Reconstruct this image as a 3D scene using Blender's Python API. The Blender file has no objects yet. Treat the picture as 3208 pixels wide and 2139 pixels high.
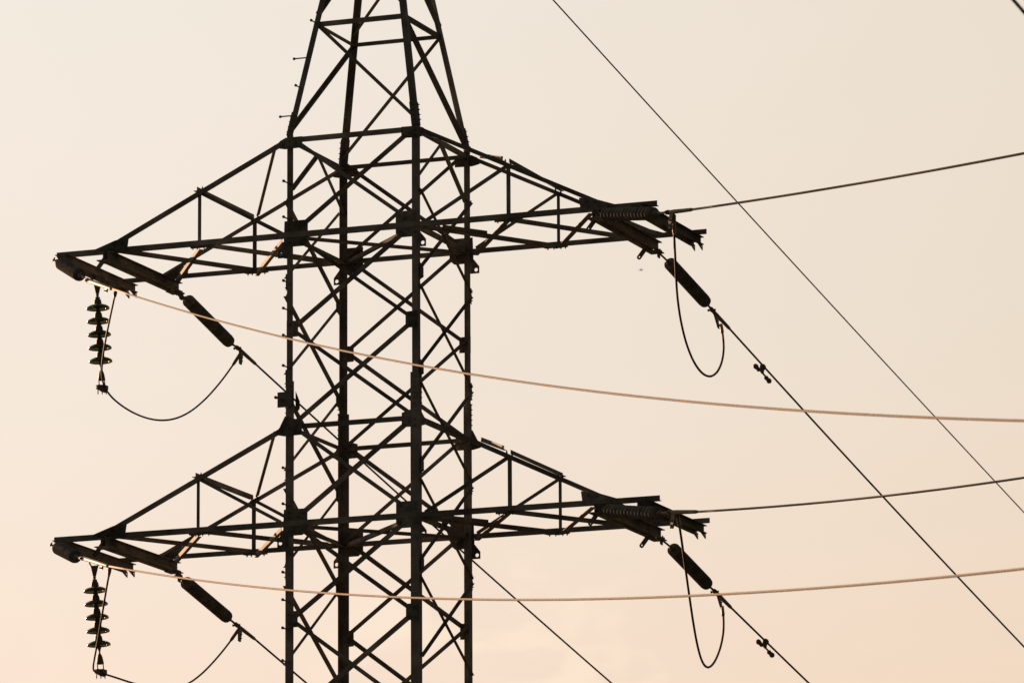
import bpy, bmesh, math, random
from mathutils import Vector as V, Matrix
random.seed(7)
S = bpy.context.scene
COL = S.collection

# ------------------------------------------------------------------ camera
cam_d = bpy.data.cameras.new("camera")
cam = bpy.data.objects.new("camera", cam_d)
COL.objects.link(cam)
S.camera = cam
YAW, PITCH, ROLL = -0.37031, 0.193764, -0.004839
fw = V((math.sin(YAW)*math.cos(PITCH), math.cos(YAW)*math.cos(PITCH), math.sin(PITCH)))
r0 = V((math.cos(YAW), -math.sin(YAW), 0)); u0 = r0.cross(fw)
rt = math.cos(ROLL)*r0 + math.sin(ROLL)*u0
up = -math.sin(ROLL)*r0 + math.cos(ROLL)*u0
CAM = V((25.2641, -61.1676, 1.6021))
cam.matrix_world = Matrix(((rt.x, up.x, -fw.x, CAM.x), (rt.y, up.y, -fw.y, CAM.y), (rt.z, up.z, -fw.z, CAM.z), (0, 0, 0, 1)))
cam_d.sensor_width = 36; cam_d.sensor_fit = 'HORIZONTAL'
cam_d.lens = 36*19817.5/3208
cam_d.clip_start = 0.5; cam_d.clip_end = 9000
cam_d.dof.use_dof = True; cam_d.dof.focus_distance = 67.3; cam_d.dof.aperture_fstop = 8.0
S.render.resolution_x, S.render.resolution_y = 1024, 682

# ------------------------------------------------------------------ sky, sun, exposure
SUN_AZ = V((-0.734, 0.679)).normalized(); SUN_EL = math.radians(11)
SUN = V((SUN_AZ.x*math.cos(SUN_EL), SUN_AZ.y*math.cos(SUN_EL), math.sin(SUN_EL))).normalized()
CLOUD_DIR = V((-0.35993, 0.92175, 0.14433)).normalized()
W = bpy.data.worlds.new("World"); S.world = W; W.use_nodes = True
nt = W.node_tree; N = nt.nodes; N.clear(); Lk = nt.links.new
out = N.new('ShaderNodeOutputWorld'); bg = N.new('ShaderNodeBackground'); bg.inputs[1].default_value = 0.1
Lk(bg.outputs[0], out.inputs[0])
sky = N.new('ShaderNodeTexSky'); sky.sky_type = 'NISHITA'; sky.sun_disc = False
sky.sun_elevation = SUN_EL; sky.sun_rotation = math.atan2(SUN_AZ.x, SUN_AZ.y)
sky.air_density = 1.6; sky.dust_density = 5.0
tc = N.new('ShaderNodeTexCoord')
dot = N.new('ShaderNodeVectorMath'); dot.operation = 'DOT_PRODUCT'; dot.inputs[1].default_value = SUN
Lk(tc.outputs['Generated'], dot.inputs[0])
glow = N.new('ShaderNodeMapRange'); glow.interpolation_type = 'SMOOTHSTEP'
for i, v in enumerate((-0.02, 1.06, 0.015, 1.0)): glow.inputs[1+i].default_value = v
Lk(dot.outputs['Value'], glow.inputs[0])
sep = N.new('ShaderNodeSeparateXYZ'); Lk(tc.outputs['Generated'], sep.inputs[0])
mz = N.new('ShaderNodeMapRange'); mz.inputs[1].default_value = 0.13; mz.inputs[2].default_value = 0.255
Lk(sep.outputs['Z'], mz.inputs[0])
ramp = N.new('ShaderNodeValToRGB'); e = ramp.color_ramp.elements
e[0].position = 0; e[0].color = (0.880, 0.670, 0.505, 1)
e[1].position = 1; e[1].color = (0.815, 0.725, 0.605, 1)
m = e.new(0.45); m.color = (0.830, 0.702, 0.570, 1)
Lk(mz.outputs[0], ramp.inputs[0])
cl = N.new('ShaderNodeTexNoise'); cl.inputs['Scale'].default_value = 58; cl.inputs['Detail'].default_value = 5
mp = N.new('ShaderNodeMapping'); mp.inputs['Scale'].default_value = (1, 1, 1.9)
mp.inputs['Location'].default_value = (3.1, 1.7, 0.4)
Lk(tc.outputs['Generated'], mp.inputs[0]); Lk(mp.outputs[0], cl.inputs['Vector'])
cm = N.new('ShaderNodeMapRange'); cm.interpolation_type = 'SMOOTHSTEP'
for i, v in enumerate((0.50, 0.64, 0.0, 1.0)): cm.inputs[1+i].default_value = v
Lk(cl.outputs['Fac'], cm.inputs[0])
low = N.new('ShaderNodeMapRange'); low.interpolation_type = 'SMOOTHSTEP'
for i, v in enumerate((0.137, 0.175, 1.0, 0.0)): low.inputs[1+i].default_value = v
Lk(sep.outputs['Z'], low.inputs[0])
cd = N.new('ShaderNodeVectorMath'); cd.operation = 'DOT_PRODUCT'; cd.inputs[1].default_value = CLOUD_DIR   # one faint bank of cloud
Lk(tc.outputs['Generated'], cd.inputs[0])
bank = N.new('ShaderNodeMapRange'); bank.interpolation_type = 'SMOOTHSTEP'
for i, v in enumerate((0.99930, 0.99998, 0.08, 0.75)): bank.inputs[1+i].default_value = v
Lk(cd.outputs['Value'], bank.inputs[0])
cm2 = N.new('ShaderNodeMath'); cm2.operation = 'MULTIPLY'; Lk(cm.outputs[0], cm2.inputs[0]); Lk(bank.outputs[0], cm2.inputs[1])
cmul = N.new('ShaderNodeMath'); cmul.operation = 'MULTIPLY'; Lk(cm2.outputs[0], cmul.inputs[0]); Lk(low.outputs[0], cmul.inputs[1])
cmix = N.new('ShaderNodeMixRGB'); cmix.inputs[2].default_value = (0.955, 0.755, 0.565, 1)
Lk(cmul.outputs[0], cmix.inputs[0]); Lk(ramp.outputs[0], cmix.inputs[1])
# towards the sun the haze is whiter, away from it more apricot
tn = N.new('ShaderNodeMapRange')
for i, v in enumerate((0.80, 0.93, 0.0, 1.0)): tn.inputs[1+i].default_value = v
Lk(dot.outputs['Value'], tn.inputs[0])
tm = N.new('ShaderNodeMixRGB'); tm.inputs[1].default_value = (0.975, 0.94, 0.875, 1); tm.inputs[2].default_value = (0.985, 1.035, 1.13, 1)
Lk(tn.outputs[0], tm.inputs[0])
tx = N.new('ShaderNodeMixRGB'); tx.blend_type = 'MULTIPLY'; tx.inputs[0].default_value = 1
Lk(cmix.outputs[0], tx.inputs[1]); Lk(tm.outputs[0], tx.inputs[2])
gm = N.new('ShaderNodeVectorMath'); gm.operation = 'SCALE'
gk = N.new('ShaderNodeMath'); gk.operation = 'MULTIPLY'; gk.inputs[1].default_value = 3.88
Lk(glow.outputs[0], gk.inputs[0]); Lk(tx.outputs[0], gm.inputs[0]); Lk(gk.outputs[0], gm.inputs['Scale'])
sk = N.new('ShaderNodeVectorMath'); sk.operation = 'SCALE'; sk.inputs['Scale'].default_value = 0.015
Lk(sky.outputs[0], sk.inputs[0])
ad = N.new('ShaderNodeVectorMath'); ad.operation = 'ADD'
a2 = N.new('ShaderNodeVectorMath'); a2.operation = 'ADD'; a2.inputs[1].default_value = (0.165, 0.168, 0.175)   # dull blue-grey of the rest of the dome
Lk(gm.outputs[0], ad.inputs[0]); Lk(sk.outputs[0], ad.inputs[1]); Lk(ad.outputs[0], a2.inputs[0]); Lk(a2.outputs[0], bg.inputs[0])

ld = bpy.data.lights.new("sun", 'SUN'); ld.energy = 4.7; ld.angle = math.radians(0.6); ld.color = (1.0, 0.57, 0.32)
lo = bpy.data.objects.new("sun", ld); COL.objects.link(lo)
lo.rotation_mode = 'QUATERNION'; lo.rotation_quaternion = SUN.to_track_quat('Z', 'Y')
lo.location = (-40, 10, 40)
S.view_settings.view_transform = 'Standard'; S.view_settings.look = 'None'
S.view_settings.gamma = 1; S.view_settings.exposure = 1.4

# ------------------------------------------------------------------ materials
def mat(name, c1, c2, rough=0.6, scale=9.0, metal=0.0, trans=0.0, spec=0.4, bump=0.0, stretch=(1, 1, 1), vary=0.0):
    m = bpy.data.materials.new(name); m.use_nodes = True
    t = m.node_tree; n = t.nodes; b = n['Principled BSDF']; l = t.links.new
    g = n.new('ShaderNodeTexCoord'); mp = n.new('ShaderNodeMapping'); mp.inputs['Scale'].default_value = stretch
    l(g.outputs['Object'], mp.inputs[0])
    x = n.new('ShaderNodeTexNoise'); x.inputs['Scale'].default_value = scale; x.inputs['Detail'].default_value = 6
    l(mp.outputs[0], x.inputs['Vector'])
    rp = n.new('ShaderNodeValToRGB'); rp.color_ramp.elements[0].position = 0.36; rp.color_ramp.elements[1].position = 0.66
    rp.color_ramp.elements[0].color = (*c1, 1); rp.color_ramp.elements[1].color = (*c2, 1)
    l(x.outputs['Fac'], rp.inputs[0])
    if vary:
        oi = n.new('ShaderNodeObjectInfo'); mr = n.new('ShaderNodeMapRange'); mr.inputs[3].default_value = 1-vary; mr.inputs[4].default_value = 1+vary
        l(oi.outputs['Random'], mr.inputs[0])
        x2 = n.new('ShaderNodeTexNoise'); x2.inputs['Scale'].default_value = 2.2; x2.inputs['Detail'].default_value = 3; l(mp.outputs[0], x2.inputs['Vector'])
        m2 = n.new('ShaderNodeMapRange'); m2.inputs[1].default_value = 0.3; m2.inputs[2].default_value = 0.7; m2.inputs[3].default_value = 0.65; m2.inputs[4].default_value = 1.3
        l(x2.outputs['Fac'], m2.inputs[0])
        mm = n.new('ShaderNodeMath'); mm.operation = 'MULTIPLY'; l(mr.outputs[0], mm.inputs[0]); l(m2.outputs[0], mm.inputs[1])
        vs = n.new('ShaderNodeVectorMath'); vs.operation = 'SCALE'; l(rp.outputs[0], vs.inputs[0]); l(mm.outputs[0], vs.inputs['Scale'])
        l(vs.outputs[0], b.inputs['Base Color'])
    else: l(rp.outputs[0], b.inputs['Base Color'])
    b.inputs['Roughness'].default_value = rough; b.inputs['Metallic'].default_value = metal
    b.inputs['Transmission Weight'].default_value = trans; b.inputs['Specular IOR Level'].default_value = spec
    if bump:
        bp = n.new('ShaderNodeBump'); bp.inputs['Strength'].default_value = bump; bp.inputs['Distance'].default_value = 0.004
        l(x.outputs['Fac'], bp.inputs['Height']); l(bp.outputs[0], b.inputs['Normal'])
    return m
STEEL = mat("weathered_steel", (0.125, 0.118, 0.110), (0.215, 0.205, 0.192), 0.85, 5.0, bump=0.15, spec=0.10, vary=0.28)
PLATE = mat("plate_steel", (0.09, 0.086, 0.082), (0.18, 0.172, 0.164), 0.8, 11.0, bump=0.15, spec=0.12, vary=0.3)
FITT = mat("forged_fittings", (0.09, 0.075, 0.06), (0.15, 0.125, 0.10), 0.65, 20.0, spec=0.2)
CLAMP = mat("aluminium_clamp", (0.10, 0.085, 0.065), (0.20, 0.17, 0.13), 0.6, 16.0, spec=0.25)
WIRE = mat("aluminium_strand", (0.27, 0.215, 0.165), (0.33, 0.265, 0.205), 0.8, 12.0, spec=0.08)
DWIRE = mat("shaded_strand", (0.022, 0.018, 0.015), (0.045, 0.036, 0.03), 0.8, 30.0, spec=0.1)  # darker copy of the strand; the far wires' backlit shade is in the colour
RUB = mat("grey_insulator_glaze", (0.085, 0.083, 0.08), (0.16, 0.157, 0.15), 0.95, 10.0, spec=0.03)
GLASS = mat("green_glass", (0.09, 0.105, 0.06), (0.17, 0.19, 0.11), 0.15, 6.0, trans=0.45, spec=0.4)
GRASS = mat("dry_grass_ground", (0.025, 0.03, 0.012), (0.05, 0.05, 0.022), 0.95, 0.4)
BIRD = mat("bird_feathers", (0.05, 0.045, 0.04), (0.09, 0.08, 0.07), 0.9, 20.0)
PAINT = mat("painted_plate", (0.10, 0.095, 0.09), (0.15, 0.14, 0.13), 0.6, 9.0)

# ------------------------------------------------------------------ mesh helpers
class MB:
    def __init__(s): s.bm = bmesh.new()
    def poly_ext(s, pts, d, smooth=False):
        a = [s.bm.verts.new(p) for p in pts]; b = [s.bm.verts.new(p+d) for p in pts]
        n = len(a)
        s.bm.faces.new(a[::-1]); s.bm.faces.new(b)
        for i in range(n): s.bm.faces.new((a[i], a[(i+1) % n], b[(i+1) % n], b[i]))
    def box(s, c, x, y, z):
        c = V(c); x, y, z = V(x), V(y), V(z)
        s.poly_ext([c-x-y-z, c+x-y-z, c+x+y-z, c-x+y-z], 2*z)
    def tube(s, pts, r, n=8, cap=True):
        pts = [V(p) for p in pts]; rings = []
        t = (pts[1]-pts[0]).normalized()
        u = t.orthogonal().normalized()
        for i, p in enumerate(pts):
            a = pts[max(i-1, 0)]; b = pts[min(i+1, len(pts)-1)]
            t = (b-a).normalized(); u = (u-t*u.dot(t)).normalized(); w = t.cross(u)
            rr = r[i] if isinstance(r, (list, tuple)) else r
            rings.append([s.bm.verts.new(p+rr*(math.cos(2*math.pi*k/n)*u+math.sin(2*math.pi*k/n)*w)) for k in range(n)])
        for A, B in zip(rings, rings[1:]):
            for k in range(n):
                f = s.bm.faces.new((A[k], A[(k+1) % n], B[(k+1) % n], B[k])); f.smooth = True
        if cap: s.bm.faces.new(rings[0][::-1]); s.bm.faces.new(rings[-1])
    def lathe(s, p, d, prof, n=20, flat=False):
        p = V(p); d = V(d).normalized(); u = d.orthogonal().normalized(); w = d.cross(u); rings = []
        for a, r in prof:
            rings.append([s.bm.verts.new(p+a*d+max(r, 1e-4)*(math.cos(2*math.pi*k/n)*u+math.sin(2*math.pi*k/n)*w)) for k in range(n)])
        for A, B in zip(rings, rings[1:]):
            for k in range(n):
                f = s.bm.faces.new((A[k], A[(k+1) % n], B[(k+1) % n], B[k])); f.smooth = not flat
        s.bm.faces.new(rings[0][::-1]); s.bm.faces.new(rings[-1])
    def angle(s, p0, p1, uh, vh, b, bv=None, t=0.006, centre=False):
        p0, p1 = V(p0), V(p1); ax = (p1-p0).normalized(); bv = bv or b
        u = V(uh); u = (u-ax*u.dot(ax)).normalized()
        v = ax.cross(u); v = v if v.dot(V(vh)) > 0 else -v
        if centre: o = -u*b/2; p0, p1 = p0+o, p1+o
        sec = [(0, 0), (b, 0), (b, t), (t, t), (t, bv), (0, bv)]
        s.poly_ext([p0+a*u+c*v for a, c in sec], p1-p0)
    def plate_hole(s, o, ex, ez, nrm, poly, hole, r, th):
        # star-shaped plate with a round hole, in the plane o + a*ex + b*ez
        hx, hz = hole; N_ = 24
        angs = sorted([2*math.pi*k/N_ for k in range(N_)]+[math.atan2(q[1]-hz, q[0]-hx) % (2*math.pi) for q in poly])
        ring_o, ring_i = [], []
        for a in angs:
            dx, dz = math.cos(a), math.sin(a); best = None
            for i in range(len(poly)):
                x1, z1 = poly[i]; x2, z2 = poly[(i+1) % len(poly)]
                den = dx*(z2-z1)-dz*(x2-x1)
                if abs(den) < 1e-12: continue
                tt = ((x1-hx)*(z2-z1)-(z1-hz)*(x2-x1))/den; uu = ((x1-hx)*dz-(z1-hz)*dx)/den
                if tt > 0 and -1e-6 <= uu <= 1+1e-6 and (best is None or tt < best): best = tt
            best = best or r*1.5
            ring_o.append((hx+best*dx, hz+best*dz)); ring_i.append((hx+r*dx, hz+r*dz))
        P = lambda q, k: s.bm.verts.new(o+q[0]*ex+q[1]*ez+k*th*nrm)
        A = [[P(q, k) for q in ring] for ring in (ring_o, ring_i) for k in (0, 1)]   # o0,o1,i0,i1
        n = len(angs)
        for i in range(n):
            j = (i+1) % n
            for q in ((A[0][i], A[0][j], A[2][j], A[2][i]), (A[1][j], A[1][i], A[3][i], A[3][j]),
                      (A[0][j], A[0][i], A[1][i], A[1][j]), (A[2][i], A[2][j], A[3][j], A[3][i])):
                s.bm.faces.new(q)
    def bolt(s, p, d, r=0.013, h=0.018):
        s.lathe(p, d, [(0, r), (h*0.7, r), (h, r*0.8), (h, r*0.5), (h+0.012, r*0.5)], 6, True)
    def build(s, name, m, parent=None):
        bmesh.ops.remove_doubles(s.bm, verts=s.bm.verts, dist=1e-6)
        bmesh.ops.recalc_face_normals(s.bm, faces=s.bm.faces)
        me = bpy.data.meshes.new(name); s.bm.to_mesh(me); s.bm.free(); me.materials.append(m)
        o = bpy.data.objects.new(name, me); COL.objects.link(o)
        if parent: o.parent = parent
        return o
def empty(name, parent=None):
    o = bpy.data.objects.new(name, None); COL.objects.link(o); o.empty_display_size = 0.2
    if parent: o.parent = parent
    return o
def tag(o, label, cat, group=None, kind=None):
    if label: o["label"] = label
    if cat: o["category"] = cat
    if group: o["group"] = group
    if kind: o["kind"] = kind
    return o
_j = [0]
def jit():
    _j[0] += 1
    return 0.0004*((_j[0]*7) % 11)
def L(name, p0, p1, uh, vh, b, parent, bv=None, centre=True, m=STEEL, t=0.006):
    mb = MB(); mb.angle(p0, p1, uh, vh, b+jit(), bv, t, centre); return mb.build(name, m, parent)

# ------------------------------------------------------------------ ground
g = MB(); R_ = 4000
for i in range(8):
    pass
g.poly_ext([V((-R_, -R_, -1)), V((R_, -R_, -1)), V((R_, R_, -1)), V((-R_, R_, -1))], V((0, 0, 1)))
tag(g.build("ground", GRASS), None, None, kind="structure")

# ------------------------------------------------------------------ the pylon
H = 1.0342
ZT1 = 16.71; ZB1 = ZT1-H; ZM1 = ZT1-2*H; ZT2 = ZT1-3*H; ZB2 = ZT1-4*H; ZM2 = ZT1-5*H; ZN = ZT1-6*H
A = 0.75
ZP, WP = 18.01, 0.53
ZQ, WQ = 19.05, 0.355
ZTOP, WTOP = 20.5, 0.10
tower = empty("transmission_tower")
tag(tower, "dark lattice steel pylon with two tiers of cross arms against the pale evening sky", "pylon")
LEGS = [(-1, -1), (1, -1), (-1, 1), (1, 1)]

# legs: a lighter angle above, a heavier one below, spliced and bolted
for sx, sy in LEGS:
    mb = MB(); ui, vi = V((-sx, 0, 0)), V((0, -sy, 0))
    mb.angle((sx*A, sy*A, ZT1+0.04), (sx*A, sy*A, 13.95), ui, vi, 0.068, t=0.007)
    k = 0.007
    mb.angle((sx*(A+k), sy*(A+k), 14.08 if sy < 0 else 13.98), (sx*(A+k), sy*(A+k), 8.44), ui, vi, 0.092, t=0.0068)
    for i in range(9):
        z = 14.03-0.056*i
        if 13.46 < z < 13.72: continue
        mb.bolt((sx*(A+k-0.001), sy*(A-0.035), z), (sx, 0, 0), 0.012, 0.014)
        mb.bolt((sx*(A-0.045), sy*(A+k-0.001), z), (0, sy, 0), 0.011, 0.010)
    mb.build("corner_leg", STEEL, tower)
    mb = MB()
    pa, pb = V((sx*(A+0.004), sy*(A+0.004), ZT1+0.02)), V((sx*WTOP, sy*WTOP, ZTOP))
    mb.angle(pa, pb, ui, vi, 0.064, t=0.007)
    d = (pb-pa).normalized(); q = pa+d*0.02+V((sx*0.008, sy*0.008, 0))
    mb.angle(q, q+d*0.27, ui, vi, 0.076, t=0.007)
    for i in range(4):
        p = q+d*(0.05+0.058*i)
        mb.bolt(p+V((-sx*0.04, 0, 0)), (0, sy, 0), 0.011, 0.012); mb.bolt(p+V((0, -sy*0.04, 0)), (sx, 0, 0), 0.011, 0.012)
    mb.build("peak_leg", STEEL, tower)

def leg_w(z):
    return A if z <= ZT1+0.001 else A+(WTOP-A)*(z-ZT1)/(ZTOP-ZT1)
# horizontal struts on the four faces
for z, b in ((ZT1, 0.046), (ZT2, 0.046), (ZP, 0.044), (ZQ, 0.042)):
    w = leg_w(z)
    for sy in (-1, 1):
        L("horizontal_strut", (-(w-0.02), sy*(w-0.011), z-0.01), (w-0.02, sy*(w-0.011), z-0.01), (0, 0, 1), (0, -sy, 0), b, tower)
    for sx in (-1, 1):
        L("horizontal_strut", (sx*(w-0.012), -(w-0.03), z-0.012), (sx*(w-0.012), w-0.03, z-0.012), (0, 0, 1), (-sx, 0, 0), b-0.003, tower)
for z in (ZB1, ZB2):
    for sy in (-1, 1):
        L("horizontal_strut", (-A+0.01, sy*(A+0.0215), z-0.044), (A-0.01, sy*(A+0.0215), z-0.044), (0, 0, 1), (0, -sy, 0), 0.054, tower, centre=False)
    for sx in (-1, 1):
        L("horizontal_strut", (sx*(A-0.016), -A+0.06, z-0.02), (sx*(A-0.016), A-0.06, z-0.02), (0, 0, 1), (-sx, 0, 0), 0.044, tower)
    # plan bracing inside the body
    L("diagonal_brace", (-A+0.06, -A+0.03, z-0.052), (A-0.06, A-0.03, z-0.052), (1, -1, 0), (0, 0, 1), 0.040, tower)
    L("diagonal_brace", (A-0.06, -A+0.03, z-0.030), (-A+0.06, A-0.03, z-0.030), (0, 0, 1), (1, 1, 0), 0.040, tower)

# X bracing on front and back faces
for k, (za, zb) in enumerate(((ZT1, ZB1), (ZB1, ZM1), (ZM1, ZT2), (ZT2, ZB2), (ZB2, ZM2), (ZM2, ZN))):
    for sy in (-1, 1):
        for sx in (-1, 1):
            off = 0.016 if sx < 0 else -0.018
            za_ = za+0.022+0.02*(sy > 0); zb_ = zb-0.008
            L("diagonal_brace", (sx*(A-0.03), sy*(A+off), za_), (-sx*(A-0.03), sy*(A+off), zb_), (0, 0, 1), (0, -sy, 0), 0.040 if k < 3 else 0.043, tower, bv=0.035)
# X bracing on the two side faces, staggered half a panel
for zk in (ZB1, ZM1, ZT2, ZB2, ZM2):
    for sx in (-1, 1):
        xo = sx*(A+0.010)
        L("diagonal_brace", (xo, -A+0.015, zk+0.375), (xo, A-0.03, zk-0.47), (0, 0.3, 1), (sx, 0, 0), 0.034, tower, bv=0.032)
        xo = sx*(A-0.014)
        L("diagonal_brace", (xo+sx*0.034, A-0.02, zk+0.52), (xo+sx*0.034, -A+0.03, zk-0.46), (0, -0.3, 1), (sx, 0, 0), 0.034, tower, bv=0.030 if sx < 0 else 0.020)
for sx in (-1, 1):
    xo = sx*(A-0.024)
    L("diagonal_brace", (xo, -0.02, ZT1-0.03), (xo, -A+0.04, 16.17), (0, 0.3, 1), (-sx, 0, 0), 0.036, tower)
    L("diagonal_brace", (xo, 0.02, ZT1-0.03), (xo, A-0.04, 16.20), (0, 0.3, 1), (-sx, 0, 0), 0.034, tower)
# peak bracing
def peak(z0, z1, flip):
    a, b = leg_w(z0), leg_w(z1)
    f = -1 if flip else 1
    for sy in (-1, 1):      # front and back
        s_ = -sy*f
        L("diagonal_brace", (-s_*-1*a*0.97, sy*(a-0.012), z0+0.1), (s_*-1*b*0.95, sy*(b-0.012), z1-0.02), (0, 0, 1), (0, -sy, 0), 0.038, tower)
    for sx in (-1, 1):      # the sides
        s_ = sx*f
        L("diagonal_brace", (sx*(a-0.012), s_*a*0.96, z0+0.1), (sx*(b-0.012), -s_*b*0.95, z1-0.02), (0, 0, 1), (-sx, 0, 0), 0.042, tower)
peak(ZT1, ZP, False); peak(ZP, ZQ, False); peak(ZQ, ZTOP, False)
mb = MB()
mb.box((0, 0, ZTOP), (WTOP+0.02, 0, 0), (0, WTOP+0.02, 0), (0, 0, 0.012)); mb.box((0, WTOP+0.03, ZTOP-0.04), (0.03, 0, 0), (0, 0.05, 0), (0, 0, 0.03))
mb.build("peak_cap", PLATE, tower)

# gusset plates with bolts
def gusset(sx, sy, z, poly, th=0.009, out=0.0085, lug=False, bolts=()):
    mb = MB(); o = V((sx*A, sy*(A+out), z)); ex = V((sx, 0, 0)); ez = V((0, 0, 1)); n = V((0, sy, 0))
    mb.poly_ext([o+a*ex+b*ez for a, b in poly], n*th)
    if lug:
        mb.plate_hole(o+n*0.0015, ex, ez, n, [(-0.018, -0.140), (-0.018, -0.262), (0.098, -0.262), (0.098, -0.185), (0.03, -0.10)], (0.062, -0.222), 0.020, th-0.003)
    for a, b in bolts:
        mb.bolt(o+a*ex+b*ez+n*(th-0.001), n, 0.013, 0.012)
    return mb.build("gusset_plate", PLATE, tower)
for sx, sy in LEGS:
    for z in (ZB1, ZB2):
        # the arm chord runs over this plate, so its bolts sit above and below the chord
        gusset(sx, sy, z, [(-0.245, 0.135), (-0.245, -0.10), (-0.19, -0.147), (0.014, -0.147), (0.03, -0.09), (0.022, 0.135)], lug=True,
               bolts=[(-0.2, 0.09), (-0.14, 0.05), (-0.03, 0.10), (-0.03, 0.05), (-0.03, -0.10), (-0.2, -0.08), (-0.15, -0.11)])
    for z, f in ((ZT1, 0.0), (ZT2, 1.0)):
        gusset(sx, sy, z, [(-0.18, 0.012+0.03*f), (-0.18, -0.11), (0.02, -0.115), (0.10, -0.098), (0.13, -0.075), (0.075, -0.02), (0.012, 0.01+0.09*f)],
               bolts=[(-0.15, -0.09), (-0.10, -0.06), (-0.03, -0.03), (-0.03, -0.09), (0.05, -0.06)])
    for z in (ZM1, ZM2):
        gusset(sx, sy, z, [(-0.005, 0.09), (-0.135, 0.085), (-0.135, -0.085), (-0.005, -0.09)],
               bolts=[(-0.1, 0.05), (-0.1, -0.05), (-0.035, 0.05), (-0.035, -0.05)])
# small side plates where staggered side braces land on the legs
for sx in (-1, 1):
    for sy in (-1, 1):
        for zk in (ZB1-H/2, ZM1-H/2, ZT2-H/2, ZB2-H/2):
            mb = MB(); x = sx*(A+0.0165)
            mb.poly_ext([V((x, sy*(A-0.02), zk+0.09)), V((x, sy*(A-0.105), zk+0.05)), V((x, sy*(A-0.105), zk-0.05)), V((x, sy*(A-0.02), zk-0.09))], V((sx*0.006, 0, 0)))
            for b in (-0.055, 0.055): mb.bolt((x+sx*0.005, sy*(A-0.05), zk+b), (sx, 0, 0), 0.011, 0.012)
            mb.build("gusset_plate", PLATE, tower)

# step bolts up the near left leg
for z in (16.216, 15.827, 15.138, 14.841, 14.551, 14.224, 13.13, 12.746, 12.02, 11.728, 11.43, 11.085):
    mb = MB(); p = V((-A+0.03, -A+0.002, z))
    mb.lathe(p, (0, -1, 0), [(0, 0.015), (0.012, 0.015), (0.012, 0.008), (0.155, 0.008), (0.155, 0.016), (0.172, 0.016), (0.176, 0.012)], 10)
    mb.build("step_bolt", STEEL, tower)
for i, (px, z) in enumerate(((0, 18.00), (1, 17.63), (0, 17.27), (1, 16.98))):
    w = leg_w(z); mb = MB()
    if px: p, d = V((-w+0.002, -w+0.035, z)), (-1, 0, 0)
    else: p, d = V((-w+0.03, -w+0.002, z)), (0, -1, 0)
    mb.lathe(p, d, [(0, 0.015), (0.012, 0.015), (0.012, 0.0075), (0.155, 0.0075), (0.155, 0.015), (0.172, 0.015), (0.176, 0.011)], 10)
    mb.build("step_bolt", STEEL, tower)
# square plate strapped to the near left leg, with a step bolt through it
mb = MB()
mb.box((-A-0.012, -A-0.024, 13.885), (0.082, 0, 0), (0, 0.004, 0), (0, 0, 0.082))
mb.box((-A+0.03, -A-0.018, 13.93), (0.06, 0, 0), (0, 0.003, 0), (0, 0, 0.012)); mb.box((-A+0.03, -A-0.018, 13.84), (0.06, 0, 0), (0, 0.003, 0), (0, 0, 0.012))
mp_ = mb.build("marker_plate", PAINT, tower)
mb = MB(); mb.lathe((-A-0.03, -A-0.02, 13.875), (0, -1, 0), [(0, 0.014), (0.012, 0.014), (0.012, 0.008), (0.19, 0.008), (0.19, 0.017), (0.21, 0.017), (0.214, 0.012)], 10)
mb.build("step_bolt", STEEL, tower)
# a cable clamp bracket behind the plate
mb = MB(); mb.poly_ext([V((-0.67, -0.70, 13.98)), V((-0.625, -0.70, 13.87)), V((-0.625, -0.70, 13.79)), V((-0.67, -0.70, 13.74))], V((0, 0.012, 0)))
mb.build("bracket", PLATE, tower)

# lower body, down to the ground
mb = MB()
WG = 1.75
for sx, sy in LEGS:
    mb.angle((sx*(A+0.008), sy*(A+0.008), 8.50), (sx*WG, sy*WG, 0), (-sx, 0, 0), (0, -sy, 0), 0.11, t=0.01)
for za, zb in ((ZN, ZN-H), (ZN-H, 8.44), (8.44, 6.4), (6.4, 3.6), (3.6, 0.3)):
    wa = A if za > 8.43 else A+(WG-A)*(8.44-za)/8.44
    wb = A if zb > 8.43 else A+(WG-A)*(8.44-zb)/8.44
    for s_ in (-1, 1):
        for k in (-1, 1):
            mb.angle((k*wa, s_*(wa+0.012*k), za-0.03), (-k*wb, s_*(wb+0.012*k), zb+0.03), (0, 0, 1), (0, -s_, 0), 0.045)
            mb.angle((s_*(wa+0.014*k), k*wa, za-0.05), (s_*(wb+0.014*k), -k*wb, zb+0.05), (0, 0, 1), (-s_, 0, 0), 0.045)
mb.build("lower_body", STEEL, tower)

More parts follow.
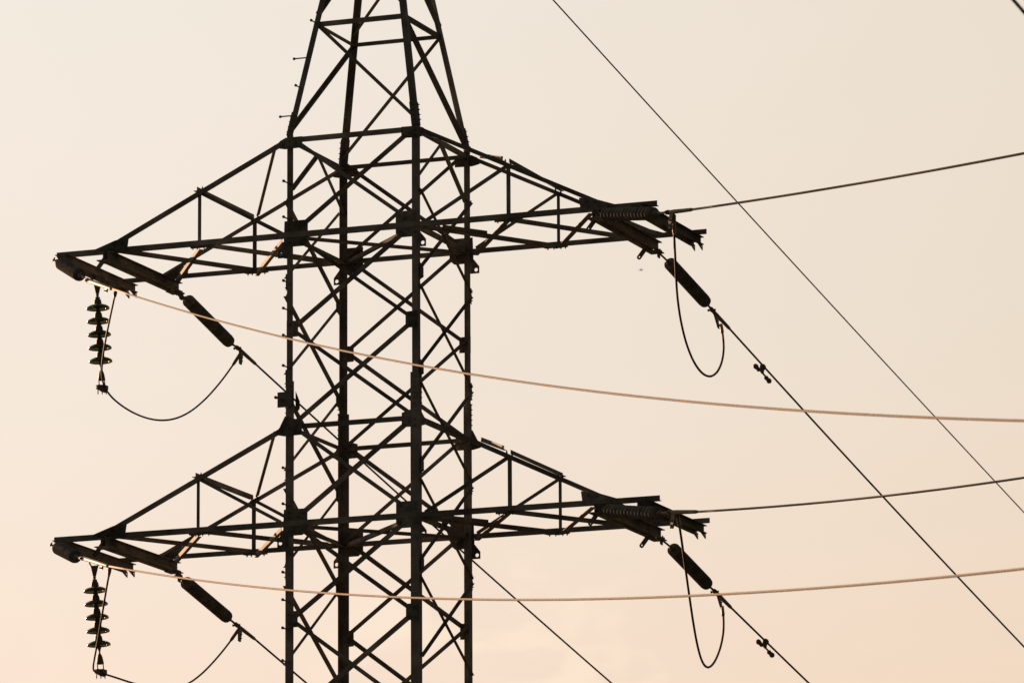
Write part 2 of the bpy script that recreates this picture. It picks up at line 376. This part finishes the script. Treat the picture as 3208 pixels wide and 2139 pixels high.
# ------------------------------------------------------------------ cross arms
XS, XI, XO, XE = 1.77, 2.80, 3.30, 3.44
def cross_arm(sx, zt, zb):
    arm = empty("cross_arm", tower)
    ztop = lambda x: zt-0.005+(zb+0.02-zt)*(x-A)/(XI+0.05-A)
    P = lambda x, y, z: V((sx*x, y, z))
    for sy in (-1, 1):
        yo = sy*(A+0.020); inn = (0, -sy, 0)
        L("bottom_chord", P(A-0.03, yo, zb-0.0445), P(XE, yo, zb-0.0445), (0, 0, 1), inn, 0.053, arm, centre=False)
        L("top_chord", P(A-0.02, sy*(A+0.012), ztop(A)), P(XI+0.08, sy*(A+0.012), ztop(XI+0.08)), (0, 0, 1), inn, 0.042, arm, bv=0.045)
        L("post", P(XS, sy*(A-0.004), ztop(XS)), P(XS, sy*(A-0.004), zb-0.02), (-sx, 0, 0), inn, 0.034, arm, bv=0.03)
        L("web_brace", P(XS-0.02, sy*(A-0.008), ztop(XS)-0.01), P(A+0.07, sy*(A-0.008), zb+0.01), (0, 0, 1), inn, 0.034, arm, bv=0.03)
        # plates: inner top joint, mid joints
        mb = MB(); o = sy*(A+0.034)
        poly = [(2.58, 0.105), (2.74, 0.085), (2.98, 0.004), (2.98, -0.040), (2.60, -0.040)]
        mb.poly_ext([P(x, o, zb+z) for x, z in poly], V((0, sy*0.007, 0)))
        for x, z in ((2.66, 0.06), (2.76, 0.045), (2.68, -0.01), (2.80, -0.01), (2.91, -0.012)): mb.bolt(P(x, o+sy*0.006, zb+z), (0, sy, 0), 0.012, 0.01)
        mb.build("gusset_plate", PLATE, arm)
        mb = MB(); o = A*sy-sy*0.006
        mb.poly_ext([P(XS-0.17, o-0.05*sy, zb-0.052), P(XS+0.12, o-0.05*sy, zb-0.052), P(XS+0.10, o+0.02*sy, zb-0.052), P(XS-0.15, o+0.02*sy, zb-0.052)], V((0, 0, -0.007)))
        for x in (-0.12, -0.05, 0.03, 0.08): mb.bolt(P(XS+x, o-0.01*sy, zb-0.058), (0, 0, -1), 0.011, 0.012)
        mb.build("gusset_plate", PLATE, arm)
        # bolt tails above the top chord joint
        mb = MB()
        for x in (-0.03, 0.03): mb.bolt(P(XS+x, sy*(A-0.01), ztop(XS+x)+0.018), (0, 0, 1), 0.010, 0.022)
        mb.box(P(XS, sy*(A-0.006), ztop(XS)+0.010), (0.05, 0, -0.022*sx), (0, 0.012, 0), (0, 0, 0.006))
        mb.build("bolted_cleat", PLATE, arm)
    # struts and plan bracing
    q = -1 if sx < 0 else 1
    L("top_strut", P(XS+0.02, -A-0.01, ztop(XS)+0.040), P(XS+0.02, A+0.01, ztop(XS)+0.040), (0, 0, 1), (sx, 0, 0), 0.042, arm)
    sl = (ztop(XS)-ztop(A))/(XS-A)
    if sx > 0: L("plan_brace", P(A+0.12, A-0.02, ztop(A+0.12)+0.050), P(XS-0.06, -A+0.0, ztop(XS-0.06)+(0.040 if zt > 15 else 0.058)), (0, 0, 1), (1, 0.3, 0), 0.048, arm, bv=0.03)
    else: L("plan_brace", P(A+0.14, q*(A-0.02), ztop(A+0.14)+0.022), P(XS-0.04, -q*(A-0.02), ztop(XS-0.04)+0.024), (sx, 0, sl), (-sx*sl, 0, 1), 0.038, arm, bv=0.0062)
    zz = zb-0.055
    # bottom plane: one set shows its upright flange, the other lies flat
    def plan(xf, xb, dz, flat):
        a, b = P(xf, -A+0.0, zz+dz), P(xb, A-0.0, zz+dz)
        if flat: L("plan_brace", a, b, (1, 0, 0), (0, 0, 1), 0.058, arm, bv=0.0062, t=0.006)
        elif flat is None: L("plan_brace", a, b, (0, 0, 1), (-1, 0.3, 0), 0.042, arm, bv=0.040, t=0.005)
        else: L("plan_brace", a, b, (0, 0, 1), (1, 0.3, 0), 0.044, arm, bv=0.040, t=0.005)
    if sx < 0:
        plan(A+0.06, XS, -0.010, False); plan(XS, 2.72, -0.010, False)
        plan(XS, A+0.06, 0.035, None); plan(2.70, XS, 0.035, None)
    else:
        plan(XS, A+0.06, -0.012, True); plan(2.70, XS, -0.012, True)
        plan(A+0.06, XS, 0.012, None); plan(XS, 2.72, 0.012, None)
    # splice angle on one of the flat braces
    L("splice_angle", P(A+0.10 if sx < 0 else A+0.20, (0.62 if sx < 0 else -0.55), zz+0.03), P(A+0.42 if sx < 0 else A+0.52, (0.12 if sx < 0 else -0.08), zz+0.03), (0, 0, 1), (1, 0, 0), 0.05, arm)
    # double channel beams across the arm
    def beam(xc, gap, h, fl, y0, y1, ztop_, lugs):
        mb = MB()
        for k in (-1, 1):
            xw = xc+k*gap/2; t = 0.008
            sec = [(0, 0), (k*fl, 0), (k*fl, -t), (k*t, -t), (k*t, -h+t), (k*fl, -h+t), (k*fl, -h), (0, -h)]
            mb.poly_ext([P(xw+a, y0, ztop_+b) for a, b in sec], V((0, y1-y0, 0)))
        for y in (y0+0.12, 0.5*(y0+y1), y1-0.12):
            mb.box(P(xc, y, ztop_-h*0.5), (gap/2-0.001, 0, 0), (0, 0.04, 0), (0, 0, h*0.32))
        o = mb.build("end_beam", STEEL, arm)
        if lugs:
            for k in (-1, 1):
                mb = MB(); x = xc+k*(gap/2+0.008)
                mb.plate_hole(P(x, y1-0.02, ztop_-h+0.006), V((0, 1, 0)), V((0, 0, 1)), V((sx, 0, 0)), [(-0.12, 0.0), (0.06, 0.012), (0.06, -0.056), (0.045, -0.056)], (0.038, -0.016), 0.011, 0.006)
                mb.build("lug", PLATE, o)
        else:
            for y in (y0+0.02, y1-0.02):
                mb = MB(); mb.box(P(xc, y, ztop_-h-0.006), (0.075, 0, 0), (0, 0.09, 0), (0, 0, 0.005))
                mb.build("end_plate", PLATE, o)
        return o
    beam(XI, 0.05, 0.10, 0.052, -0.90, 0.94, zb-0.053, False)
    beam(XO, 0.07, 0.085, 0.042, -0.95, 0.86, zb-0.053, True)
    # hanger links on the inner beam, angled down
    ends = ((-0.80, -1), (0.74, -1)) if sx > 0 else ((0.84, 1), (-0.80, -1))
    for y, dx in ends:
        mb = MB(); a = V((sx*XI+dx*0.02, y, zb-0.12)); d = V((dx*0.62, 0, -0.78)).normalized()
        if sx < 0 and y < 0: a = V((sx*XI-0.06, y+0.02, zb-0.09))
        n = V((0, 1, 0)); w = d.cross(n)
        poly = [(-0.024, 0), (-0.024, 0.13), (-0.014, 0.15), (0.014, 0.15), (0.024, 0.13), (0.024, 0)]
        mb.poly_ext([a+p_*w+s_*d for p_, s_ in poly[:2]+poly[-2:][0:0]+[(0.024, 0.13), (0.024, 0)]], n*0.012)
        mb.plate_hole(a+d*0.131, w, d, n, [(-0.024, -0.002), (0.024, -0.002), (0.024, 0.03), (0.012, 0.046), (-0.012, 0.046), (-0.024, 0.03)], (0, 0.018), 0.009, 0.012)
        mb.build("hanger_link", PLATE, arm)
    return arm
for zt, zb in ((ZT1, ZB1), (ZT2, ZB2)):
    for sx in (-1, 1): cross_arm(sx, zt, zb)

# ------------------------------------------------------------------ insulators
def frame(d):
    d = d.normalized(); side = d.cross(V((0, 0, 1))).normalized(); return d, side, side.cross(d)
def tension_insulator(at, b0, b1, cl, end, nrib, r, label, group, jdir, jpos=0.05, groove=0.83):
    root = empty("tension_insulator"); at, b0, b1, cl, end = map(V, (at, b0, b1, cl, end)); root.location = at
    o = lambda mb, nm, m, par=None: _rel(mb, nm, m, par or root, at)
    d, sd, upv = frame(b1-b0); Lb = (b1-b0).length
    # shackle and links between beam and insulator
    mb = MB(); d1, s1, u1 = frame(b0-at); l1 = (b0-at).length
    mb.tube([at+s1*0.022+u1*0.03, at+s1*0.024, at+d1*0.045+s1*0.012, at+d1*0.05-s1*0.012, at-s1*0.024, at-s1*0.022+u1*0.03], 0.009, 8)
    mb.lathe(at+s1*0.045, -s1, [(0, 0.014), (0.012, 0.014), (0.012, 0.009), (0.08, 0.009), (0.08, 0.015), (0.092, 0.015)], 6, True)
    mb.box(at+d1*0.03-u1*0.02, s1*0.007, d1*0.03, u1*0.035)
    mb.tube([at+d1*0.03, at+d1*(l1-0.06)], 0.011, 8)
    mb.lathe(b0-d1*0.085, d1, [(0, 0.012), (0.012, 0.026), (0.04, 0.028), (0.055, 0.02), (0.085, 0.022), (0.10, 0.022)], 10)
    o(mb, "shackle", FITT)
    mb = MB(); prof = [(0, 0.028), (0.004, r*0.75), (0.014, r*0.94)]
    p = (Lb-0.03)/nrib
    for i in range(nrib):
        s_ = 0.015+i*p
        prof += [(s_+0.0004, r*0.985), (s_+p*0.14, r), (s_+p*0.34, r*0.985), (s_+p*0.50, r*(groove*0.6+0.4)), (s_+p*0.68, r*groove), (s_+p-0.0004, r*groove)]
    prof += [(Lb-0.012, r*0.94), (Lb-0.003, r*0.72), (Lb, 0.028)]
    mb.lathe(b0, d, prof, 40, True); o(mb, "ribbed_body", RUB)
    mb = MB(); d2, s2, u2 = frame(cl-b1); l2 = (cl-b1).length
    mb.lathe(b1-d2*0.015, d2, [(0, 0.024), (0.035, 0.024), (0.04, 0.03), (0.075, 0.03), (0.085, 0.014), (0.12, 0.012), (l2-0.06, 0.012), (l2-0.055, 0.024), (l2-0.01, 0.026), (l2+0.02, 0.02)], 10)
    mb.lathe(cl-d2*0.03+s2*0.04, -s2, [(0, 0.013), (0.012, 0.013), (0.012, 0.009), (0.075, 0.009), (0.075, 0.014), (0.09, 0.014)], 6, True)
    o(mb, "end_fitting", FITT)
    # compression dead-end: body, sleeve and jumper lug
    mb = MB(); d3, s3, u3 = frame(end-cl); l3 = (end-cl).length
    mb.lathe(cl, d3, [(0, 0.016), (0.03, 0.022), (0.10, 0.023), (l3*0.55, 0.021), (l3-0.05, 0.019), (l3, 0.013)], 12)
    j = V(jdir).normalized(); a = cl+d3*jpos; jl = 0.17 if jpos < 0.1 else 0.055
    n = j.cross(d3).normalized()
    mb.poly_ext([a-d3*0.035-n*0.009, a+d3*0.06-n*0.009, a+d3*0.04+j*jl-n*0.009, a-d3*0.012+j*jl-n*0.009], n*0.018)
    for q in ((0.09, 0.14) if jl > 0.1 else (0.04,)): mb.bolt(a+j*q+n*0.008+d3*0.012, n, 0.010, 0.012)
    o(mb, "dead_end_clamp", CLAMP)
    tag(root, label, "insulator", group)
    return root
def _rel(mb, nm, m, par, at):
    bmesh.ops.translate(mb.bm, verts=mb.bm.verts, vec=-V(at))
    return mb.build(nm, m, par)
G1 = "ribbed tension insulators at the arm ends"
tension_insulator((2.81, -0.90, 15.575), (2.959, -1.014, 15.525), (3.782, -1.809, 15.308), (4.04, -2.058, 15.25), (4.424, -2.429, 15.172), 14, 0.070,
                  "ribbed grey insulator under the upper right arm, its sleeve holding the wire climbing rightward", G1, (-0.3, 0.3, -1), 0.05, 0.74)
tension_insulator((2.82, -0.90, 12.455), (2.964, -1.002, 12.412), (3.79, -1.799, 12.208), (4.016, -2.018, 12.173), (4.446, -2.433, 12.086), 14, 0.070,
                  "ribbed grey insulator under the lower right arm, ring-shaped end face turned to the viewer", G1, (-0.3, 0.3, -1), 0.05, 0.74)
tension_insulator((-3.36, -0.95, 15.56), (-3.234, -1.089, 15.488), (-2.709, -1.737, 15.196), (-2.464, -2.039, 15.058), (-1.818, -2.838, 14.77), 20, 0.070,
                  "ribbed insulator under the tip of the upper left arm, holding the upper gold wire", G1, (-0.2, 0.3, -1), 0.80)
tension_insulator((-3.36, -0.95, 12.465), (-3.241, -1.088, 12.407), (-2.748, -1.697, 12.19), (-2.528, -1.969, 12.122), (-1.847, -2.81, 11.873), 20, 0.070,
                  "ribbed insulator under the tip of the lower left arm, holding the lower gold wire", G1, (-0.2, 0.3, -1), 0.80)
tension_insulator((2.83, 0.93, 15.52), (2.83, 1.309, 15.466), (2.83, 2.436, 15.256), (2.83, 2.68, 15.20), (2.83, 3.238, 15.102), 22, 0.072,
                  "slanting grey insulator below the upper right arm, crossed by the narrow jumper loop", G1, (0.15, 0.35, -1))
tension_insulator((2.83, 0.93, 12.425), (2.83, 1.322, 12.373), (2.83, 2.389, 12.15), (2.83, 2.68, 12.10), (2.83, 3.184, 12.001), 22, 0.072,
                  "slanting grey insulator below the lower right arm, just above the gold wire", G1, (0.15, 0.35, -1))
tension_insulator((-2.75, 0.93, 15.50), (-2.75, 1.146, 15.468), (-2.75, 2.276, 15.207), (-2.75, 2.54, 15.175), (-2.75, 3.029, 15.083), 22, 0.072,
                  "slanting grey insulator below the upper left arm, crossed near its top by the gold wire", G1, (0.1, -0.35, -1))
tension_insulator((-2.75, 0.93, 12.37), (-2.75, 1.131, 12.329), (-2.75, 2.248, 12.102), (-2.75, 2.54, 12.045), (-2.75, 3.026, 11.96), 22, 0.072,
                  "slanting grey insulator below the lower left arm, its upper end touching the gold wire", G1, (0.1, -0.35, -1))

def suspension_string(xt, zt, xb, zb, label):
    # five glass discs hanging from the middle of the outer beam
    top, bot = V((xt, 0, zt)), V((xb, 0, zb)); d = (bot-top).normalized(); Lt = (bot-top).length
    root = empty("suspension_insulator"); root.location = top
    o = lambda mb, nm, m, par=None: _rel(mb, nm, m, par or root, top)
    zbm = zt+0.235
    mb = MB(); s = V((1, 0, 0))
    y1 = V((0, 0, 0))
    for k in (-1, 1):
        mb.tube([V((xt+k*0.06, 0.0, zbm)), V((xt+k*0.058, 0, zt+0.17)), V((xt+k*0.018, 0, zt+0.11)), V((xt+k*0.012, 0, zt+0.05))], 0.009, 8)
        mb.bolt(V((xt+k*0.06, 0, zbm-0.03)), (k, 0, 0), 0.014, 0.014)
    mb.poly_ext([V((xt-0.045, -0.006, zt+0.145)), V((xt+0.045, -0.006, zt+0.145)), V((xt+0.016, -0.006, zt+0.03)), V((xt-0.016, -0.006, zt+0.03))], V((0, 0.012, 0)))
    mb.tube([V((xt, 0, zt+0.05)), top], 0.010, 8); mb.lathe(V((xt, 0, zt+0.03)), (0, 0, -1), [(0, 0.014), (0.018, 0.018), (0.03, 0.012)], 10)
    o(mb, "hanger", FITT)
    for i in range(5):
        p = top+d*(0.004+0.1475*i)
        mb = MB(); mb.lathe(p, d, [(0, 0.016), (0.006, 0.027), (0.028, 0.028), (0.034, 0.036), (0.062, 0.041), (0.088, 0.044), (0.098, 0.040), (0.104, 0.02)], 16)
        cap = o(mb, "metal_cap", FITT)
        mb = MB(); q = 0.100
        mb.lathe(p, d, [(q-0.016, 0.04), (q-0.011, 0.066), (q+0.000, 0.098), (q+0.014, 0.120), (q+0.027, 0.1275), (q+0.036, 0.1265), (q+0.034, 0.118),
                        (q+0.022, 0.108), (q+0.037, 0.100), (q+0.022, 0.090), (q+0.040, 0.080), (q+0.022, 0.068), (q+0.036, 0.056), (q+0.016, 0.040), (q+0.014, 0.03)], 32)
        o(mb, "glass_disc", GLASS)
        mb = MB(); mb.lathe(p, d, [(q+0.010, 0.030), (q+0.028, 0.020), (q+0.05, 0.015), (0.152, 0.015)], 12)
        o(mb, "pin", FITT, cap)
    mb = MB(); p = top+d*0.742
    mb.lathe(p, d, [(0, 0.022), (0.02, 0.020), (0.05, 0.010), (0.075, 0.010), (0.09, 0.020), (0.12, 0.030), (0.16, 0.036), (0.185, 0.040), (0.192, 0.03)], 14)
    e_ = top+d*Lt
    for k in (-1, 1): mb.tube([p+d*0.18+s*k*0.034, e_+s*k*0.034-d*0.01], 0.006, 6)
    o(mb, "socket_clevis", FITT)
    mb = MB(); ydir = V((0.05, 1, -0.1)).normalized()
    mb.lathe(e_-ydir*0.10, ydir, [(0, 0.015), (0.02, 0.028), (0.10, 0.036), (0.18, 0.028), (0.20, 0.015)], 12)
    mb.box(e_+V((0, 0, 0.012)), (0.05, 0, 0), (0, 0.05, 0), (0, 0, 0.022))
    for a in (-0.04, 0.0, 0.04):
        mb.tube([e_+V((a, a*0.5, 0.0)), e_+V((a, a*0.5, -0.062))], 0.006, 6)
    o(mb, "jumper_clamp", FITT)
    tag(root, label, "insulator", "glass disc strings holding the jumpers")
suspension_string(-3.313, 15.340, -3.247, 14.318, "hanging string of five green glass discs under the upper left arm")
suspension_string(-3.321, 12.240, -3.236, 11.216, "hanging string of five green glass discs under the lower left arm")

# ------------------------------------------------------------------ conductors
def wire(name, pts, r, m, label, cat, group=None, n=8):
    mb = MB(); mb.tube(pts, r, n); o = mb.build(name, m); return tag(o, label, cat, group)
def near_pts(st, az, k1, k2, smax):
    st = V(st); a = math.radians(az); d = V((math.sin(a), -math.cos(a), 0)); out_ = []
    n = 70
    for i in range(n+1):
        s_ = -0.03+(smax+0.03)*i/n; out_.append(st+d*s_+V((0, 0, k1*s_+k2*s_*s_)))
    return out_
GN = "conductors coming from the tower toward the viewer"
wire("conductor", near_pts((-1.818, -2.838, 14.77), 39, -0.27939, 0.00191, 50), 0.0094, WIRE, "gold lit wire sweeping down from the upper left arm across the pylon", "power line", GN)
wire("conductor", near_pts((-1.847, -2.81, 11.873), 39, -0.19857, 0.00181, 50), 0.0094, WIRE, "gold lit wire from the lower left arm, sagging and rising again to the right", "power line", GN)
wire("conductor", near_pts((4.424, -2.429, 15.172), 46, -0.13501, 0.0018, 42), 0.0132, WIRE, "brown wire rising rightward from the upper right arm", "power line", GN)
wire("conductor", near_pts((4.446, -2.433, 12.086), 46, -0.13039, 0.0034, 40), 0.0120, WIRE, "brown wire rising gently rightward from the lower right arm", "power line", GN)
def far_pts(x, y0, z0, k1, k2, ymax):
    return [V((x, y0+(ymax-y0)*i/60, z0+k1*((ymax-y0)*i/60)+k2*((ymax-y0)*i/60)**2)) for i in range(61)]
GF = "conductors running away behind the tower"
wire("conductor", far_pts(2.83, 3.22, 15.105, -0.1935, 0.0009, 60), 0.0112, DWIRE, "dark wire slanting down from the upper right insulator to the right edge", "power line", GF)
wire("conductor", far_pts(2.83, 3.17, 12.004, -0.188, 0.0009, 60), 0.0112, DWIRE, "dark wire slanting down from the lower right insulator to the bottom edge", "power line", GF)
wire("conductor", far_pts(-2.75, 3.01, 15.086, -0.1955, 0.0008, 60), 0.0112, DWIRE, "dark wire slanting down from the upper left insulator and passing behind the pylon", "power line", GF)
wire("conductor", far_pts(-2.75, 3.01, 11.963, -0.2085, 0.0009, 60), 0.0112, DWIRE, "dark wire slanting from the lower left insulator to the foot of the near left leg", "power line", GF)
wire("earth_wire", [V((0, 0.12+70*i/60, 20.49-0.1755*(0.12+70*i/60)+0.00030*(70*i/60)**2)) for i in range(61)], 0.0086, DWIRE, "thin dark wire descending alone from the top edge to the right edge", "power line")
_d = V((0, 1, -0.115)); _p = V((15.842, -29.41, 9.928))
wire("overhead_cable", [_p+_d*(-14+1.0*i)+V((0, 0, 0.0006*(i-14)**2)) for i in range(40)], 0.0098, DWIRE, "blurred dark cable cutting across the top right corner", "power line")

# ------------------------------------------------------------------ jumpers
def smooth(pts, n=6):
    P_ = [V(p) for p in pts]
    for _ in range(2):      # even out small kinks
        P_ = [P_[0]]+[(P_[i-1]+2*P_[i]+P_[i+1])/4 for i in range(1, len(P_)-1)]+[P_[-1]]
    P_ = [2*P_[0]-P_[1]]+P_+[2*P_[-1]-P_[-2]]
    o = []
    for i in range(1, len(P_)-2):
        a, b, c, d = P_[i-1:i+3]
        for k in range(n):
            t = k/n; o.append(0.5*((2*b)+(c-a)*t+(2*a-5*b+4*c-d)*t*t+(3*b-a-3*c+d)*t**3))
    o.append(P_[-2]); return o
def jumper(pts, s0, s1, label, r=0.0105):
    p = smooth(pts); root = empty("jumper_loop"); root.location = p[0]
    mb = MB(); mb.tube(p, r, 8); _rel(mb, "cable", DWIRE, root, p[0])
    for rev, sl in ((False, s0), (True, s1)):
        if sl <= 0: continue
        q = p[::-1] if rev else p; acc, k = 0, 1
        while acc < sl and k < len(q)-1: acc += (q[k]-q[k-1]).length; k += 1
        mb = MB(); mb.tube(q[:k], [0.019]*(k-1)+[0.014], 10); _rel(mb, "sleeve", CLAMP if not rev else FITT, root, p[0])
    return tag(root, label, "jumper cable", "jumper loops under the arms")
jumper([[4.09, -2.06, 15.21], [3.978, -1.80, 15.12], [3.859, -1.387, 15.045], [3.741, -1.054, 14.905], [3.626, -0.733, 14.824], [3.516, -0.404, 14.719], [3.423, -0.054, 14.54], [3.35, 0.304, 14.355],
        [3.308, 0.664, 14.215], [3.283, 1.016, 14.145], [3.261, 1.351, 14.165], [3.232, 1.667, 14.28], [3.19, 1.963, 14.464], [3.118, 2.245, 14.665], [3.01, 2.509, 14.867], [2.89, 2.771, 15.058]], 0.36, 0.22,
       "narrow hanging cable loop at the upper right arm, shorter and rounder at the bottom", 0.0125)
jumper([[4.068, -1.992, 12.147], [3.971, -1.65, 12.09], [3.865, -1.291, 11.985], [3.759, -0.958, 11.90], [3.659, -0.596, 11.775], [3.559, -0.234, 11.62], [3.461, 0.15, 11.37], [3.372, 0.532, 11.145],
        [3.292, 0.891, 11.025], [3.232, 1.24, 11.01], [3.188, 1.571, 11.125], [3.161, 1.885, 11.35], [3.095, 2.186, 11.565], [2.996, 2.474, 11.768], [2.872, 2.759, 11.942]], 0.34, 0.22,
       "narrow hanging cable loop at the lower right arm, pointed like a stretched drop", 0.0125)
jumper([[-1.79, -2.819, 14.734], [-2.01, -2.421, 14.677], [-2.227, -2.021, 14.618], [-2.444, -1.623, 14.567], [-2.655, -1.225, 14.52], [-2.868, -0.82, 14.45], [-3.078, -0.417, 14.385], [-3.25, -0.01, 14.325],
        [-3.275, 0.231, 14.285], [-3.254, 0.488, 14.205], [-3.209, 0.746, 14.155], [-3.142, 1.01, 14.13], [-3.092, 1.257, 14.15], [-3.036, 1.499, 14.21], [-2.966, 1.738, 14.316], [-2.896, 1.959, 14.498], [-2.811, 2.176, 14.726], [-2.756, 2.383, 14.944], [-2.738, 2.58, 15.145]], 0.10, 0.24,
       "wide cable loop fully in view under the upper left arm")
jumper([[-1.835, -2.803, 11.859], [-2.05, -2.446, 11.678], [-2.274, -2.076, 11.412], [-2.486, -1.713, 11.202], [-2.682, -1.375, 11.12], [-2.857, -1.039, 11.10], [-3.002, -0.696, 11.12], [-3.133, -0.352, 11.17], [-3.24, -0.005, 11.217],
        [-3.25, 0.206, 11.223], [-3.215, 0.436, 11.206], [-3.155, 0.677, 11.18], [-3.078, 0.925, 11.155], [-2.998, 1.167, 11.155], [-2.947, 1.391, 11.20], [-2.905, 1.603, 11.285], [-2.867, 1.808, 11.397], [-2.825, 2.005, 11.552], [-2.785, 2.2, 11.715], [-2.765, 2.39, 11.855], [-2.75, 2.574, 12.02]], 0.10, 0.24,
       "wide cable loop under the lower left arm, its lowest part cut by the frame")

# ------------------------------------------------------------------ vibration dampers on the far right wires
def damper(p, label):
    p = V(p); root = empty("vibration_damper"); root.location = p
    d = V((0, 1, -0.19)).normalized(); dn = V((-0.05, 0, -1)); dn = (dn-d*dn.dot(d)).normalized(); s = d.cross(dn)
    mb = MB(); mb.lathe(p-d*0.03, d, [(-0.012, 0.014), (0, 0.028), (0.015, 0.035), (0.045, 0.035), (0.06, 0.028), (0.072, 0.014)], 14)
    mb.box(p+dn*0.042, s*0.013, d*0.022, dn*0.03); mb.bolt(p+dn*0.03+s*0.012, s, 0.012, 0.014)
    _rel(mb, "clamp", FITT, root, p)
    c = p+dn*0.066; a, b = c-d*0.17+dn*0.008, c+d*0.19+dn*0.008
    mb = MB(); mb.tube([a, c-d*0.08, c, c+d*0.09, b], 0.0105, 8); _rel(mb, "messenger_cable", FITT, root, p)
    for q, e_ in ((a, -1), (b, 1)):
        mb = MB(); mb.lathe(q-d*e_*0.06, d*e_, [(0, 0.022), (0.012, 0.026), (0.03, 0.022), (0.06, 0.022), (0.085, 0.028), (0.115, 0.030), (0.135, 0.022), (0.142, 0.008)], 14)
        _rel(mb, "weight", FITT, root, p)
    tag(root, label, "damper", "vibration dampers")
damper((2.83, 4.33, 14.872), "small dumbbell damper clipped on the wire from the upper right insulator")
damper((2.83, 4.31, 11.785), "small dumbbell damper clipped on the wire from the lower right insulator")

# ------------------------------------------------------------------ bird far away
bpos = V((-108.86, 306.9, 83.01))
mb = MB()
ax = V((0.94, 0.30, -0.12)).normalized(); sd = V((0, 0, 1)).cross(ax).normalized()
mb.lathe(bpos-ax*0.12, ax, [(0, 0.006), (0.04, 0.024), (0.10, 0.034), (0.16, 0.030), (0.20, 0.020), (0.225, 0.022), (0.245, 0.012), (0.265, 0.003)], 12)
for k in (-1, 1):
    a = bpos+ax*0.03+sd*k*0.02
    mb.poly_ext([a+ax*0.04, a+sd*k*0.10+ax*0.06+V((0, 0, 0.05)), a+sd*k*0.22-ax*0.05+V((0, 0, 0.03)), a+sd*k*0.10-ax*0.04+V((0, 0, 0.045)), a-ax*0.05], V((0, 0, 0.006)))
mb.poly_ext([bpos-ax*0.10+sd*0.012, bpos-ax*0.10-sd*0.012, bpos-ax*0.19-sd*0.035, bpos-ax*0.165, bpos-ax*0.19+sd*0.035], V((0, 0, 0.005)))
tag(mb.build("bird", BIRD), "tiny blurred bird gliding in empty sky right of the pylon", "bird")
